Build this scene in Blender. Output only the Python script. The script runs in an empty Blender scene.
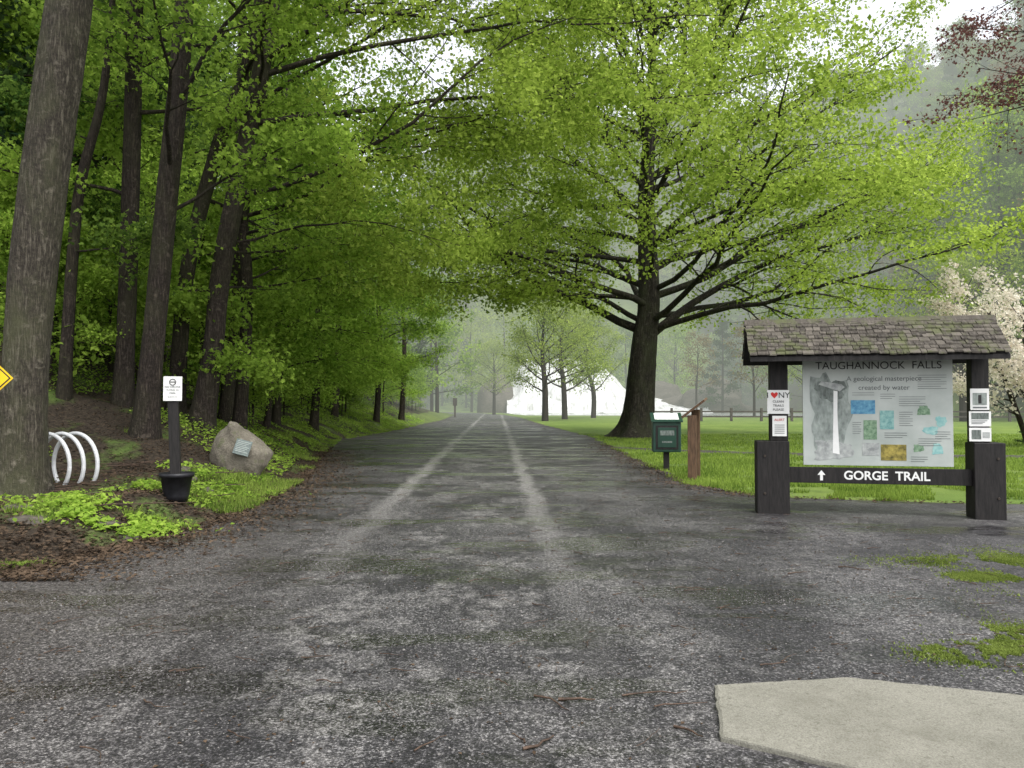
import bpy, math, random
import numpy as np
from mathutils import Vector, noise as mn
random.seed(11)
rng = np.random.default_rng(11)
scene = bpy.context.scene
COL = scene.collection

# ------------------------------------------------------------------ helpers
def link(o, parent=None):
    COL.objects.link(o)
    if parent is not None:
        o.parent = parent
    return o

def empty(name, loc=(0,0,0), rz=0.0):
    e = bpy.data.objects.new(name, None)
    e.empty_display_size = 0.2
    e.location = loc
    e.rotation_euler = (0,0,rz)
    return link(e)

def mesh_obj(name, verts, faces, mat=None, parent=None, smooth=False):
    me = bpy.data.meshes.new(name)
    me.from_pydata([tuple(v) for v in verts], [], [tuple(f) for f in faces])
    if mat: me.materials.append(mat)
    if smooth:
        me.polygons.foreach_set('use_smooth', [True]*len(me.polygons))
    me.update()
    return link(bpy.data.objects.new(name, me), parent)

def box(name, x0,x1,y0,y1,z0,z1, mat, parent=None, bev=0.0):
    v=[(x0,y0,z0),(x1,y0,z0),(x1,y1,z0),(x0,y1,z0),(x0,y0,z1),(x1,y0,z1),(x1,y1,z1),(x0,y1,z1)]
    f=[(0,3,2,1),(4,5,6,7),(0,1,5,4),(1,2,6,5),(2,3,7,6),(3,0,4,7)]
    o=mesh_obj(name,v,f,mat,parent)
    if bev>0:
        m=o.modifiers.new('bevel','BEVEL'); m.width=bev; m.segments=2
    return o

def arrays_mesh(name, V, loops, starts, totals, mats, matidx=None, rnd=None, smooth=None):
    me = bpy.data.meshes.new(name)
    me.vertices.add(len(V)); me.vertices.foreach_set('co', np.asarray(V,np.float32).ravel())
    me.loops.add(len(loops)); me.loops.foreach_set('vertex_index', np.asarray(loops,np.int32))
    me.polygons.add(len(starts))
    me.polygons.foreach_set('loop_start', np.asarray(starts,np.int32))
    me.polygons.foreach_set('loop_total', np.asarray(totals,np.int32))
    for m in mats: me.materials.append(m)
    if matidx is not None: me.polygons.foreach_set('material_index', np.asarray(matidx,np.int32))
    if smooth is not None: me.polygons.foreach_set('use_smooth', smooth)
    if rnd is not None:
        a = me.attributes.new('rnd','FLOAT','FACE'); a.data.foreach_set('value', np.asarray(rnd,np.float32))
    me.update(calc_edges=True)
    return me

def sstep(a,b,x):
    t=np.clip((x-a)/(b-a),0,1); return t*t*(3-2*t)

# ------------------------------------------------------------------ node helpers
def newmat(name):
    m=bpy.data.materials.new(name); m.use_nodes=True
    try: m.cycles.emission_sampling='NONE'
    except Exception: pass
    nt=m.node_tree; nt.nodes.clear()
    out=nt.nodes.new('ShaderNodeOutputMaterial')
    return m,nt,out
def N(nt,t,**kw):
    n=nt.nodes.new(t)
    for k,v in kw.items(): setattr(n,k,v)
    return n
def L(nt,a,b): nt.links.new(a,b)
def coords(nt, scale=(1,1,1)):
    tc=N(nt,'ShaderNodeTexCoord'); mp=N(nt,'ShaderNodeMapping')
    mp.inputs['Scale'].default_value=scale
    L(nt,tc.outputs['Object'],mp.inputs['Vector']); return mp.outputs['Vector']
def noise(nt, vec, scale, detail=5, rough=0.6):
    n=N(nt,'ShaderNodeTexNoise'); n.inputs['Scale'].default_value=scale
    n.inputs['Detail'].default_value=detail; n.inputs['Roughness'].default_value=rough
    if vec is not None: L(nt,vec,n.inputs['Vector'])
    return n.outputs['Fac']
def ramp(nt, fac, stops):
    r=N(nt,'ShaderNodeValToRGB'); e=r.color_ramp.elements
    while len(e)<len(stops): e.new(0.5)
    for i,(p,c) in enumerate(stops):
        e[i].position=p; e[i].color=(c[0],c[1],c[2],1) if hasattr(c,'__len__') else (c,c,c,1)
    L(nt,fac,r.inputs['Fac']); return r.outputs['Color']
def gray(nt,fac,stops):
    b=N(nt,'ShaderNodeRGBToBW'); L(nt,ramp(nt,fac,stops),b.inputs[0]); return b.outputs[0]
def mix(nt, fac, a, b):
    m=N(nt,'ShaderNodeMix',data_type='RGBA')
    if isinstance(fac,(int,float)): m.inputs[0].default_value=fac
    else: L(nt,fac,m.inputs[0])
    for s,v in ((6,a),(7,b)):
        if hasattr(v,'is_output'): L(nt,v,m.inputs[s])
        else: m.inputs[s].default_value=(v[0],v[1],v[2],1)
    return m.outputs[2]
def math_(nt, op, a, b=None, clamp=False):
    m=N(nt,'ShaderNodeMath',operation=op); m.use_clamp=clamp
    for i,v in ((0,a),(1,b)):
        if v is None: continue
        if isinstance(v,(int,float)): m.inputs[i].default_value=v
        else: L(nt,v,m.inputs[i])
    return m.outputs[0]
def maprange(nt,v,a,b,c,d,smooth=False):
    mr=N(nt,'ShaderNodeMapRange')
    if smooth: mr.interpolation_type='SMOOTHSTEP'
    L(nt,v,mr.inputs[0])
    for i,x in enumerate((a,b,c,d)): mr.inputs[i+1].default_value=x
    return mr.outputs[0]
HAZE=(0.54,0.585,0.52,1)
def painted_haze(nt,out,k=0.90):
    """painted mist: emissive haze colour mixed into surfaces by world distance from origin"""
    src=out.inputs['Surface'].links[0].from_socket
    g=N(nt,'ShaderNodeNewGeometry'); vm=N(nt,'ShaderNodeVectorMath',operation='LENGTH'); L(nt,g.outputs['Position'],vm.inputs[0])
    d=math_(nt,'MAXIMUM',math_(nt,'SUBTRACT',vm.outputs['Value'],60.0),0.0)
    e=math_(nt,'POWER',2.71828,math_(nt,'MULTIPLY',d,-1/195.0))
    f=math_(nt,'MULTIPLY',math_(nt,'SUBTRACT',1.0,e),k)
    em=N(nt,'ShaderNodeEmission'); em.inputs[0].default_value=HAZE; em.inputs[1].default_value=0.92  # surface glow stands in for light scattered by mist
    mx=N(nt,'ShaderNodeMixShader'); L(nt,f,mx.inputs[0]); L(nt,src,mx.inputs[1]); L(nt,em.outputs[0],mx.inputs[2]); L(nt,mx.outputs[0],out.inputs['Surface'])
def principled(nt,out,color=None,rough=0.8,bump=None,bstr=0.3,bdist=0.02,spec=0.3,metal=0.0):
    p=N(nt,'ShaderNodeBsdfPrincipled')
    if color is not None:
        if hasattr(color,'is_output'): L(nt,color,p.inputs['Base Color'])
        else: p.inputs['Base Color'].default_value=(*color,1)
    if hasattr(rough,'is_output'): L(nt,rough,p.inputs['Roughness'])
    else: p.inputs['Roughness'].default_value=rough
    p.inputs['Specular IOR Level'].default_value=spec
    p.inputs['Metallic'].default_value=metal
    if bump is not None:
        b=N(nt,'ShaderNodeBump'); b.inputs['Distance'].default_value=bdist
        if hasattr(bstr,'is_output'): L(nt,bstr,b.inputs['Strength'])
        else: b.inputs['Strength'].default_value=bstr
        L(nt,bump,b.inputs['Height']); L(nt,b.outputs['Normal'],p.inputs['Normal'])
    L(nt,p.outputs[0],out.inputs['Surface']); return p

def mottled(name, c1, c2, scale=6, rough=0.8, bstr=0.2, spec=0.3, stretch=(1,1,1), metal=0.0, bdist=0.01, haze=False):
    m,nt,out=newmat(name); v=coords(nt,stretch)
    f=noise(nt,v,scale,4,0.65)
    c=ramp(nt,f,[(0.3,c1),(0.7,c2)])
    principled(nt,out,c,rough,f if bstr>0 else None,bstr,bdist,spec,metal)
    if haze: painted_haze(nt,out)
    return m

def leaf_mat(name, dark, light, trans=0.45, clump=0.35, haze=True):
    m,nt,out=newmat(name)
    at=N(nt,'ShaderNodeAttribute',attribute_name='rnd')
    g=N(nt,'ShaderNodeNewGeometry')
    f=noise(nt,g.outputs['Position'],clump,0,0.5)
    s=math_(nt,'ADD',math_(nt,'MULTIPLY',at.outputs['Fac'],0.5),math_(nt,'MULTIPLY',f,0.6))
    c=ramp(nt,s,[(0.2,dark),(0.5,tuple((a+b)/2 for a,b in zip(dark,light))),(0.85,light)])
    p=N(nt,'ShaderNodeBsdfDiffuse'); L(nt,c,p.inputs['Color'])
    t=N(nt,'ShaderNodeBsdfTranslucent')
    hs=N(nt,'ShaderNodeHueSaturation'); hs.inputs['Value'].default_value=1.35; hs.inputs['Saturation'].default_value=1.0
    L(nt,c,hs.inputs['Color']); L(nt,hs.outputs[0],t.inputs['Color'])
    mx=N(nt,'ShaderNodeMixShader'); mx.inputs[0].default_value=trans
    L(nt,p.outputs[0],mx.inputs[1]); L(nt,t.outputs[0],mx.inputs[2]); L(nt,mx.outputs[0],out.inputs['Surface'])
    if haze: painted_haze(nt,out)
    return m

def bark_mat(name, dark, light, moss=(0.05,0.07,0.02), mossamt=0.4, sc=1.0):
    m,nt,out=newmat(name)
    f=noise(nt,coords(nt,(22*sc,22*sc,2.4*sc)),1.0,5,0.72)
    f2=noise(nt,coords(nt,(10,10,14)),1.6,3,0.75)
    big=noise(nt,coords(nt,(1,1,0.6)),1.3,5,0.7)
    rd=math_(nt,'ABSOLUTE',math_(nt,'SUBTRACT',f,0.5))
    rd=math_(nt,'MULTIPLY',rd,4.5,True)
    h=math_(nt,'ADD',math_(nt,'MULTIPLY',rd,0.6),math_(nt,'MULTIPLY',f2,0.45))
    c=ramp(nt,h,[(0.18,tuple(x*0.35 for x in dark)),(0.36,dark),(0.75,light)])
    c=mix(nt,gray(nt,big,[(0.45,0.0),(0.68,mossamt)]),c,moss)
    lich=noise(nt,coords(nt,(1,1,1)),5.5,4,0.7)
    c=mix(nt,gray(nt,lich,[(0.58,0.0),(0.70,0.5)]),c,tuple(min(1,x*1.5+0.02) for x in light))
    principled(nt,out,c,0.85,h,1.0,0.04,0.25)
    return m
def plain_bark(name,c):
    m,nt,out=newmat(name); p=N(nt,'ShaderNodeBsdfDiffuse'); f=noise(nt,coords(nt,(6,6,1)),1,2,.6)
    L(nt,ramp(nt,f,[(.3,tuple(x*.5 for x in c)),(.7,c)]),p.inputs['Color']); L(nt,p.outputs[0],out.inputs['Surface']); painted_haze(nt,out); return m

# ------------------------------------------------------------------ terrain functions
XL_y=[-10,0,7,8.8,10.7,16.4,25,35,49,82,123,155,180,700]
XL_x=[-7,-5.6,-4.9,-4.5,-4.1,-4.6,-6.3,-8.0,-7.5,-7.4,-9.2,-15,-30,-30]
XR_y=[-10,11.6,12.0,12.5,13.4,15.4,22,38,61,100,125,154,180,700]
XR_x=[26,26,13,7.6,4.4,3.6,3.7,4.0,2.6,0.9,-1.2,-7,-20,-20]
def XL(y): return np.interp(y,XL_y,XL_x)
def XR(y): return np.interp(y,XR_y,XR_x)
def wob(t,a=1.0,s=0.0):
    return a*(np.sin(t*1.7+s)+0.6*np.sin(t*4.1+1.3+s)+0.4*np.sin(t*9.3+2.1*s)+0.25*np.sin(t*21.0+s))/2.2
def height(x,y):
    x=np.asarray(x,float); y=np.asarray(y,float)
    s=XL(y)-x
    near=sstep(6.5,8.8,y)
    h=0.32*sstep(0,1.1,s)*near
    k=0.36*sstep(12,18,y)
    h+=k*np.clip(s-0.8,0,6)*(1-sstep(90,130,y))
    h+=0.62*np.clip(s-5.5,0,120)*sstep(2,14,y)
    r=np.clip(x-58-6*np.sin(y*.04),0,100+12*np.sin(y*.05))*1.2*sstep(20,90,y)
    h+=r
    cap=118+16*np.sin(x*.035+1)+9*np.sin(x*.09)+.25*np.clip(x,-80,150)
    far=np.clip((y-205)*.98,0,cap)*sstep(-60,10,x+40)
    h=np.maximum(h,far)
    h+=np.where(s>0.8,0.05*np.sin(x*1.3+y*.7)+0.04*np.sin(y*2.1-x),0)*near
    return h
def H(x,y): return float(height(x,y))

# ------------------------------------------------------------------ ground
xs=np.concatenate([[-1500,-700,-350],np.arange(-220,-40,8),np.arange(-40,-16,1.2),np.arange(-16,-3,0.25),np.arange(-3,16,1.0),np.arange(16,60,3),np.arange(60,220,8),[300,500,900,1500]])
ys=np.concatenate([[-1500,-500,-100,-30],np.arange(-12,0,2),np.arange(0,40,0.3),np.arange(40,120,2),np.arange(120,420,8),[500,800,1500]])
X,Y=np.meshgrid(xs,ys); Z=height(X,Y)
nz=np.array([mn.noise(Vector((a*0.9,b*0.9,0)))*0.05+mn.noise(Vector((a*3,b*3,3)))*0.02 for a,b in zip(X.ravel(),Y.ravel())]).reshape(X.shape)
off=(XL(Y)-X)
Z=Z+np.where((off>0.25)&(Y>7),nz,0)-0.004-np.where((off<0.0)&(X<XR(Y)),0.012,0)
ny,nx=X.shape
idx=np.arange(ny*nx).reshape(ny,nx)
q=np.stack([idx[:-1,:-1],idx[:-1,1:],idx[1:,1:],idx[1:,:-1]],-1).reshape(-1,4)
lawn=((X>XR(Y)-1.0)&(X<58)).astype(float)
lf=0.6*sstep(35,60,Y)*((off>-1)&(off<2.0)); lawn=np.maximum(lawn,lf)

m,nt,out=newmat('ground_soil_and_grass')
at=N(nt,'ShaderNodeAttribute',attribute_name='lawn')
v=coords(nt)
n1=noise(nt,v,0.7,4,0.65); n2=noise(nt,v,14,4,0.75); n3=noise(nt,v,90,1,0.7)
soil=ramp(nt,n2,[(0.3,(0.015,0.0115,0.009)),(0.5,(0.038,0.029,0.021)),(0.72,(0.085,0.063,0.045))])
green=ramp(nt,n2,[(0.3,(0.045,0.085,0.016)),(0.7,(0.13,0.20,0.04))])
green2=ramp(nt,n3,[(0.3,(0.06,0.11,0.02)),(0.7,(0.19,0.27,0.055))])
grass=mix(nt,0.5,green,green2)
forest=mix(nt,gray(nt,n1,[(0.52,0.0),(0.64,0.7)]),soil,green)
lawnc=mix(nt,math_(nt,'MULTIPLY',gray(nt,noise(nt,v,0.30,4,0.6),[(.40,0),(.60,1)]),0.55),grass,(0.20,0.26,0.06))
lawnc=mix(nt,gray(nt,noise(nt,v,1.1,4,0.7),[(.53,0),(.66,.6)]),lawnc,(0.045,0.075,0.018))
c=mix(nt,at.outputs['Fac'],forest,lawnc)
principled(nt,out,c,0.9,n2,0.6,0.05,0.2); painted_haze(nt,out)
M_ground=m
me=arrays_mesh('ground',np.stack([X.ravel(),Y.ravel(),Z.ravel()],-1),q.ravel(),np.arange(len(q))*4,np.full(len(q),4),[M_ground],smooth=np.ones(len(q),bool))
a=me.attributes.new('lawn','FLOAT','POINT'); a.data.foreach_set('value',lawn.ravel().astype(np.float32))
link(bpy.data.objects.new('ground',me))

# ------------------------------------------------------------------ path
m,nt,out=newmat('wet_gravel_asphalt')
v=coords(nt)
fine=noise(nt,v,75,1,0.75); crs=noise(nt,v,26,3,0.85); med=noise(nt,v,5,5,0.75); big=noise(nt,v,0.42,3,0.6); str_=noise(nt,coords(nt,(1.2,0.6,1)),1.0,5,0.7)
sp=math_(nt,'ADD',math_(nt,'MULTIPLY',fine,0.5),math_(nt,'MULTIPLY',crs,0.5))
base=ramp(nt,sp,[(0.41,(0.009,0.0085,0.0095)),(0.49,(0.031,0.029,0.031)),(0.55,(0.075,0.071,0.073)),(0.63,(0.27,0.26,0.255))])
pale=ramp(nt,sp,[(0.40,(0.055,0.052,0.051)),(0.49,(0.15,0.142,0.138)),(0.62,(0.38,0.365,0.35))])
dark=ramp(nt,sp,[(0.42,(0.006,0.0056,0.0065)),(0.54,(0.023,0.021,0.024)),(0.64,(0.11,0.105,0.107))])
sep=N(nt,'ShaderNodeSeparateXYZ'); L(nt,v,sep.inputs[0])
def track(a,b,w0,w1):
    xc=math_(nt,'ADD',math_(nt,'MULTIPLY',sep.outputs['Y'],b),a)
    jit=math_(nt,'ADD',math_(nt,'MULTIPLY',math_(nt,'SUBTRACT',med,0.5),0.5),math_(nt,'MULTIPLY',math_(nt,'SUBTRACT',big,0.5),0.5))
    d=math_(nt,'ABSOLUTE',math_(nt,'ADD',math_(nt,'SUBTRACT',sep.outputs['X'],xc),jit))
    return maprange(nt,d,w0,w1,1,0,True)
t1=track(-1.68,-0.0235,0.05,0.26); t2=track(0.60,-0.0185,0.05,0.25)
t3=track(-0.55,-0.021,0.9,2.6)
tr=math_(nt,'MULTIPLY',math_(nt,'MAXIMUM',t1,t2),maprange(nt,sep.outputs['Y'],4.5,15,0.1,1))
blot=gray(nt,str_,[(0.47,0.0),(0.58,0.9)])
blot2=gray(nt,big,[(0.50,0.0),(0.60,0.7)])
pf=math_(nt,'MAXIMUM',math_(nt,'MULTIPLY',blot,math_(nt,'ADD',math_(nt,'MULTIPLY',t3,0.6),0.2)),math_(nt,'MULTIPLY',blot2,0.55))
pf=math_(nt,'MULTIPLY',pf,math_(nt,'ADD',math_(nt,'MULTIPLY',gray(nt,med,[(0.42,0.0),(0.57,1.0)]),0.95),0.05),True)
pf=math_(nt,'MAXIMUM',pf,math_(nt,'MULTIPLY',tr,math_(nt,'ADD',math_(nt,'MULTIPLY',med,0.9),0.5)),True)
dk=gray(nt,noise(nt,coords(nt,(1,0.7,1)),0.8,5,0.7),[(0.42,0.0),(0.54,0.9)])
c=mix(nt,dk,base,dark)
c=mix(nt,pf,c,pale)
brn=math_(nt,'MULTIPLY',maprange(nt,sep.outputs['X'],-0.8,-4.0,0,1,True),maprange(nt,sep.outputs['Y'],13,7,0,0.5,True))
c=mix(nt,brn,c,ramp(nt,sp,[(0.40,(0.016,0.013,0.0115)),(0.50,(0.056,0.048,0.042)),(0.63,(0.21,0.185,0.165))]))
eg=N(nt,'ShaderNodeAttribute',attribute_name='edge')
ef=math_(nt,'MULTIPLY',eg.outputs['Fac'],gray(nt,med,[(0.35,0.25),(0.6,1.0)]),True)
c=mix(nt,ef,c,ramp(nt,crs,[(0.35,(0.013,0.010,0.008)),(0.5,(0.040,0.031,0.025)),(0.68,(0.12,0.092,0.068))]))
wet=gray(nt,noise(nt,coords(nt,(0.6,1.6,1)),0.55,4,0.65),[(0.50,0.0),(0.57,1.0)])
rg=math_(nt,'ADD',maprange(nt,wet,0,1,0.62,0.24),math_(nt,'MULTIPLY',eg.outputs['Fac'],0.3),True)
principled(nt,out,c,rg,crs,maprange(nt,wet,0,1,0.9,0.3),0.016,0.5); painted_haze(nt,out)
M_path=m
yy=np.concatenate([np.arange(-6,45,0.12),np.arange(45,182,1.0)])
nc=80
tt=0.5-0.5*np.cos(math.pi*np.linspace(0,1,nc))
rows=[];edge=[]
for y in yy:
    l=XL(y)+wob(y,0.22,0.0)+.05*wob(y*5,1,1); r=XR(y)+wob(y,0.2,2.0)+.04*wob(y*6,1,3)
    xx=l+(r-l)*tt
    rows.append(np.stack([xx,np.full(nc,y),np.zeros(nc)],-1)); edge.append(np.exp(-(xx-l)/(0.65 if y>7 else .25))+0.9*np.exp(-(r-xx)/0.45))
P=np.array(rows); P[:,:,2]=0.004+np.where((P[:,:,0]<XL(P[:,:,1])),0.006,0.0)
nr=len(yy); idx=np.arange(nr*nc).reshape(nr,nc)
q=np.stack([idx[:-1,:-1],idx[:-1,1:],idx[1:,1:],idx[1:,:-1]],-1).reshape(-1,4)
me=arrays_mesh('gravel_path',P.reshape(-1,3),q.ravel(),np.arange(len(q))*4,np.full(len(q),4),[M_path])
a=me.attributes.new('edge','FLOAT','POINT'); a.data.foreach_set('value',np.clip(np.array(edge),0,1).ravel().astype(np.float32))
link(bpy.data.objects.new('gravel_path',me))
M_side=mottled('side_path_gravel',(0.035,0.031,0.027),(0.10,0.09,0.08),9,0.8,0.5)
cl=[(3.6,29),(5.5,27.2),(8,25.6),(12,24.3),(20,23.4),(34,23),(56,24)]
cx=np.linspace(3.6,56,120); cy=np.interp(cx,[a for a,b in cl],[b for a,b in cl])
vs=[];fs=[]
for i,(a,b) in enumerate(zip(cx,cy)):
    w=0.75+0.12*math.sin(a*3)
    vs+= [(a,b-w+wob(a,0.1),0.002),(a,b+w+wob(a,0.1,2),0.002)]
    if i: fs.append((2*i-2,2*i,2*i+1,2*i-1))
mesh_obj('side_footpath',vs,fs,M_side)
m,nt,out=newmat('worn_concrete'); v=coords(nt)
f1=noise(nt,v,3,5,0.65); f2=noise(nt,v,120,2,0.8); f3=noise(nt,v,22,5,0.8)
c=ramp(nt,f1,[(0.3,(0.15,0.145,0.115)),(0.7,(0.24,0.23,0.19))]); c2=ramp(nt,f2,[(0.35,(0.11,0.105,0.085)),(0.6,(0.31,0.30,0.255))])
c=mix(nt,0.5,c,c2); c=mix(nt,gray(nt,f3,[(0.56,0.0),(0.66,0.6)]),c,(0.09,0.085,0.065))
c=mix(nt,gray(nt,noise(nt,v,1.3,5,.7),[(.5,0),(.66,.5)]),c,(0.12,0.115,0.09))
principled(nt,out,c,0.8,f2,0.7,0.006,0.3); M_conc=m
ol=[(1.14,4.38),(1.93,4.50),(2.85,4.20),(4.2,3.74),(4.2,1.4),(2.4,1.4),(1.75,3.0),(1.50,3.37),(0.99,3.70)]
ol2=[]
for i,(a,b) in enumerate(ol):
    a2,b2=ol[(i+1)%len(ol)]
    nn=max(3,int(math.hypot(a2-a,b2-b)/.05))
    for k in range(nn):
        t=k/nn; ol2.append((a+(a2-a)*t+random.uniform(-.006,.006),b+(b2-b)*t+random.uniform(-.006,.006)))
n=len(ol2)
vs=[(a,b,-0.02) for a,b in ol2]+[(a,b,0.022) for a,b in ol2]+[(2.5+(a-2.5)*.99,3+(b-3)*.99,0.030) for a,b in ol2]
fs=[(i,(i+1)%n,n+(i+1)%n,n+i) for i in range(n)]+[(n+i,n+(i+1)%n,2*n+(i+1)%n,2*n+i) for i in range(n)]+[tuple(range(2*n,3*n))]
mesh_obj('concrete_slab',vs,fs,M_conc)

# ------------------------------------------------------------------ tree builder
SHAPES={
 'quad':np.array([(-0.5,0,0),(0.05,-0.36,0.04),(0.5,0,-0.05),(0.05,0.36,0.04)]),
 'maple':np.array([(-0.5,0,0),(-0.15,-0.42,0.04),(0.05,-0.2,0.02),(0.5,-0.28,-0.06),(0.35,0.0,0.0),(0.55,0.25,-0.06),(0.05,0.2,0.02),(-0.15,0.45,0.04)])}
class TB:
    def __init__(s): s.V=[];s.F=[];s.n=0;s.lp=[]
    def tube(s,pts,rads,sides,flare=0.0,ph=0.0,rough=0.0):
        P=np.array(pts,float); R=np.array(rads,float)
        T=np.gradient(P,axis=0); T/= (np.linalg.norm(T,axis=1,keepdims=True)+1e-9)
        mt=np.abs(T.mean(0)); ref=np.zeros(3); ref[int(np.argmin(mt))]=1
        A=np.cross(T,ref); A/=(np.linalg.norm(A,axis=1,keepdims=True)+1e-9); B=np.cross(T,A)
        th=np.linspace(0,2*math.pi,sides,endpoint=False)
        RR=np.repeat(R[:,None],sides,1)
        if flare>0:
            hgt=(P[:,2]-P[0,2])[:,None]
            lob=1+0.35*np.cos(5*th+ph)[None,:]+0.2*np.cos(3*th+ph*2)[None,:]
            RR=RR*(1+flare*np.exp(-hgt/0.45)*lob + 0.05*np.cos(4*th+ph+P[:,2:3]*0.5)+0.03*np.cos(7*th-P[:,2:3]*0.8))
        if rough>0: RR=RR*(1+rough*rng.normal(size=RR.shape))
        ring=P[:,None,:]+RR[:,:,None]*(np.cos(th)[None,:,None]*A[:,None,:]+np.sin(th)[None,:,None]*B[:,None,:])
        n=len(P); s.V.append(ring.reshape(-1,3))
        idx=s.n+np.arange(n*sides).reshape(n,sides); nx=np.roll(idx,-1,1)
        s.F.append(np.stack([idx[:-1],nx[:-1],nx[1:],idx[1:]],-1).reshape(-1,4)); s.n+=n*sides
    def grow(s,p,d,Ln,r,lvl,cf):
        n=cf['seg'][lvl]; st=Ln/n; p=Vector(p); d=Vector(d).normalized()
        pts=[p.copy()]; rd=[r]; ds=[d.copy()]
        w=cf['wob'][lvl]; tr=cf['trop'][lvl]
        for i in range(n):
            d=(d+Vector((random.gauss(0,w),random.gauss(0,w),random.gauss(0,w*0.7)+tr))).normalized()
            p=p+d*st; pts.append(p.copy()); ds.append(d.copy()); rd.append(max(r*(1-0.85*((i+1)/n)**.8),0.004))
        s.tube(pts,rd,cf['sides'][lvl])
        mx=len(cf['seg'])-1
        if lvl>=mx-1:
            a=1 if lvl==mx else max(1,n//2)
            for q in pts[a:]: s.lp.append(tuple(q))
        if lvl<mx:
            k=cf['kids'][lvl]
            for j in range(k):
                t=cf['t0'][lvl]+(1-cf['t0'][lvl])*(j+random.random())/k
                fi=min(t*n,n-1e-3); i=int(fi); f=fi-i
                q=pts[i].lerp(pts[i+1],f); dd=ds[i+1]
                side=dd.cross(Vector((0,0,1)))
                if side.length<0.1: side=Vector((1,0,0))
                side.normalize()
                if lvl==0 and abs(dd.z)>0.8:
                    az=random.uniform(0,2*math.pi); side=Vector((math.cos(az),math.sin(az),0))
                else: side=side*(1 if j%2 else -1)
                an=cf['ang'][lvl]*random.uniform(0.7,1.3)
                nd=dd*math.cos(an)+side*math.sin(an)+Vector((0,0,random.gauss(0,0.25)))
                s.grow(q,nd,Ln*cf['rat'][lvl]*(1.15-0.6*t)*random.uniform(0.75,1.2),(rd[i]+(rd[i+1]-rd[i])*f)*0.5+0.002,lvl+1,cf)
    def mesh(s,name,nleaf,size,spread,flat,shape,matw,matl,zs=0.5,gam=1.3):
        V=np.concatenate(s.V); F=np.concatenate(s.F)
        lp=np.array(s.lp)
        wgt=rng.gamma(gam,1.0,len(lp)); wgt/=wgt.sum()
        ids=rng.choice(len(lp),nleaf,p=wgt)
        C=lp[ids]+rng.normal(size=(nleaf,3))*np.array([spread,spread,spread*zs])
        C[:,2]-=spread*0.25
        nrm=rng.normal(size=(nleaf,3)); nrm/=np.linalg.norm(nrm,axis=1,keepdims=True)
        nrm=nrm*(1-flat)+np.array([0,0,1])*flat; nrm/=np.linalg.norm(nrm,axis=1,keepdims=True)
        t=np.cross(nrm,rng.normal(size=(nleaf,3))); t/=np.linalg.norm(t,axis=1,keepdims=True); b=np.cross(nrm,t)
        sz=size*rng.uniform(0.5,1.3,nleaf)[:,None,None]
        S=SHAPES[shape]; k=len(S)
        LV=C[:,None,:]+sz*(S[None,:,0:1]*t[:,None,:]+S[None,:,1:2]*b[:,None,:]+S[None,:,2:3]*nrm[:,None,:]*2)
        nv=len(V); nf=len(F)
        AV=np.concatenate([V,LV.reshape(-1,3)])
        loops=np.concatenate([F.ravel(),nv+np.arange(nleaf*k)])
        starts=np.concatenate([np.arange(nf)*4,nf*4+np.arange(nleaf)*k])
        tot=np.concatenate([np.full(nf,4),np.full(nleaf,k)])
        mi=np.concatenate([np.zeros(nf),np.ones(nleaf)]); rn=np.concatenate([np.zeros(nf),rng.random(nleaf)])
        sm=np.concatenate([np.ones(nf,bool),np.zeros(nleaf,bool)])
        return arrays_mesh(name,AV,loops,starts,tot,[matw,matl],mi,rn,sm)

def smooth_poly(ctrl,rad,n):
    ctrl=np.array(ctrl,float); t=np.linspace(0,len(ctrl)-1,n); i=np.clip(t.astype(int),0,len(ctrl)-2); f=t-i
    c0=ctrl[np.maximum(i-1,0)];c1=ctrl[i];c2=ctrl[i+1];c3=ctrl[np.minimum(i+2,len(ctrl)-1)]; f=f[:,None]
    P=0.5*((2*c1)+(-c0+c2)*f+(2*c0-5*c1+4*c2-c3)*f**2+(-c0+3*c1-3*c2+c3)*f**3)
    return P,np.interp(t,np.arange(len(rad)),rad)

B_maple=bark_mat('maple_bark',(0.065,0.055,0.042),(0.19,0.168,0.13),(0.095,0.10,0.05),0.7)
B_dark=bark_mat('wet_dark_bark',(0.033,0.025,0.020),(0.10,0.079,0.060),(0.06,0.064,0.028),0.4)
B_far=plain_bark('distant_bark',(0.05,0.041,0.034))
B_big=bark_mat('old_maple_bark',(0.022,0.018,0.014),(0.078,0.068,0.050),(0.05,0.06,0.024),0.5,0.5)
L_lime=leaf_mat('maple_leaves_spring',(0.11,0.18,0.020),(0.42,0.53,0.10),0.5,haze=False)
L_limef=leaf_mat('spring_leaves_far',(0.11,0.17,0.025),(0.38,0.46,0.11),0.5)
L_mid=leaf_mat('maple_leaves',(0.085,0.16,0.022),(0.35,0.49,0.08),0.52)
L_forest=leaf_mat('forest_leaves',(0.035,0.075,0.016),(0.22,0.33,0.06),0.5,0.2)
L_dark=leaf_mat('hemlock_leaves',(0.012,0.026,0.012),(0.06,0.10,0.034),0.3,0.2)
L_bright=leaf_mat('understory_leaves',(0.10,0.20,0.024),(0.39,0.54,0.09),0.52)
L_white=leaf_mat('magnolia_blossom',(0.60,0.53,0.45),(0.85,0.80,0.72),0.35,0.8,False)
L_red=leaf_mat('red_maple_leaves',(0.07,0.03,0.03),(0.17,0.08,0.07),0.4,.35,False)
L_brown=leaf_mat('budding_leaves',(0.10,0.075,0.04),(0.24,0.20,0.10),0.4)

def place(name,me,loc=(0,0,0),rz=0,sc=1,parent=None):
    o=bpy.data.objects.new(name,me); o.location=loc; o.rotation_euler=(0,0,rz); o.scale=(sc,sc,sc) if not hasattr(sc,'__len__') else sc
    return link(o,parent)

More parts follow.
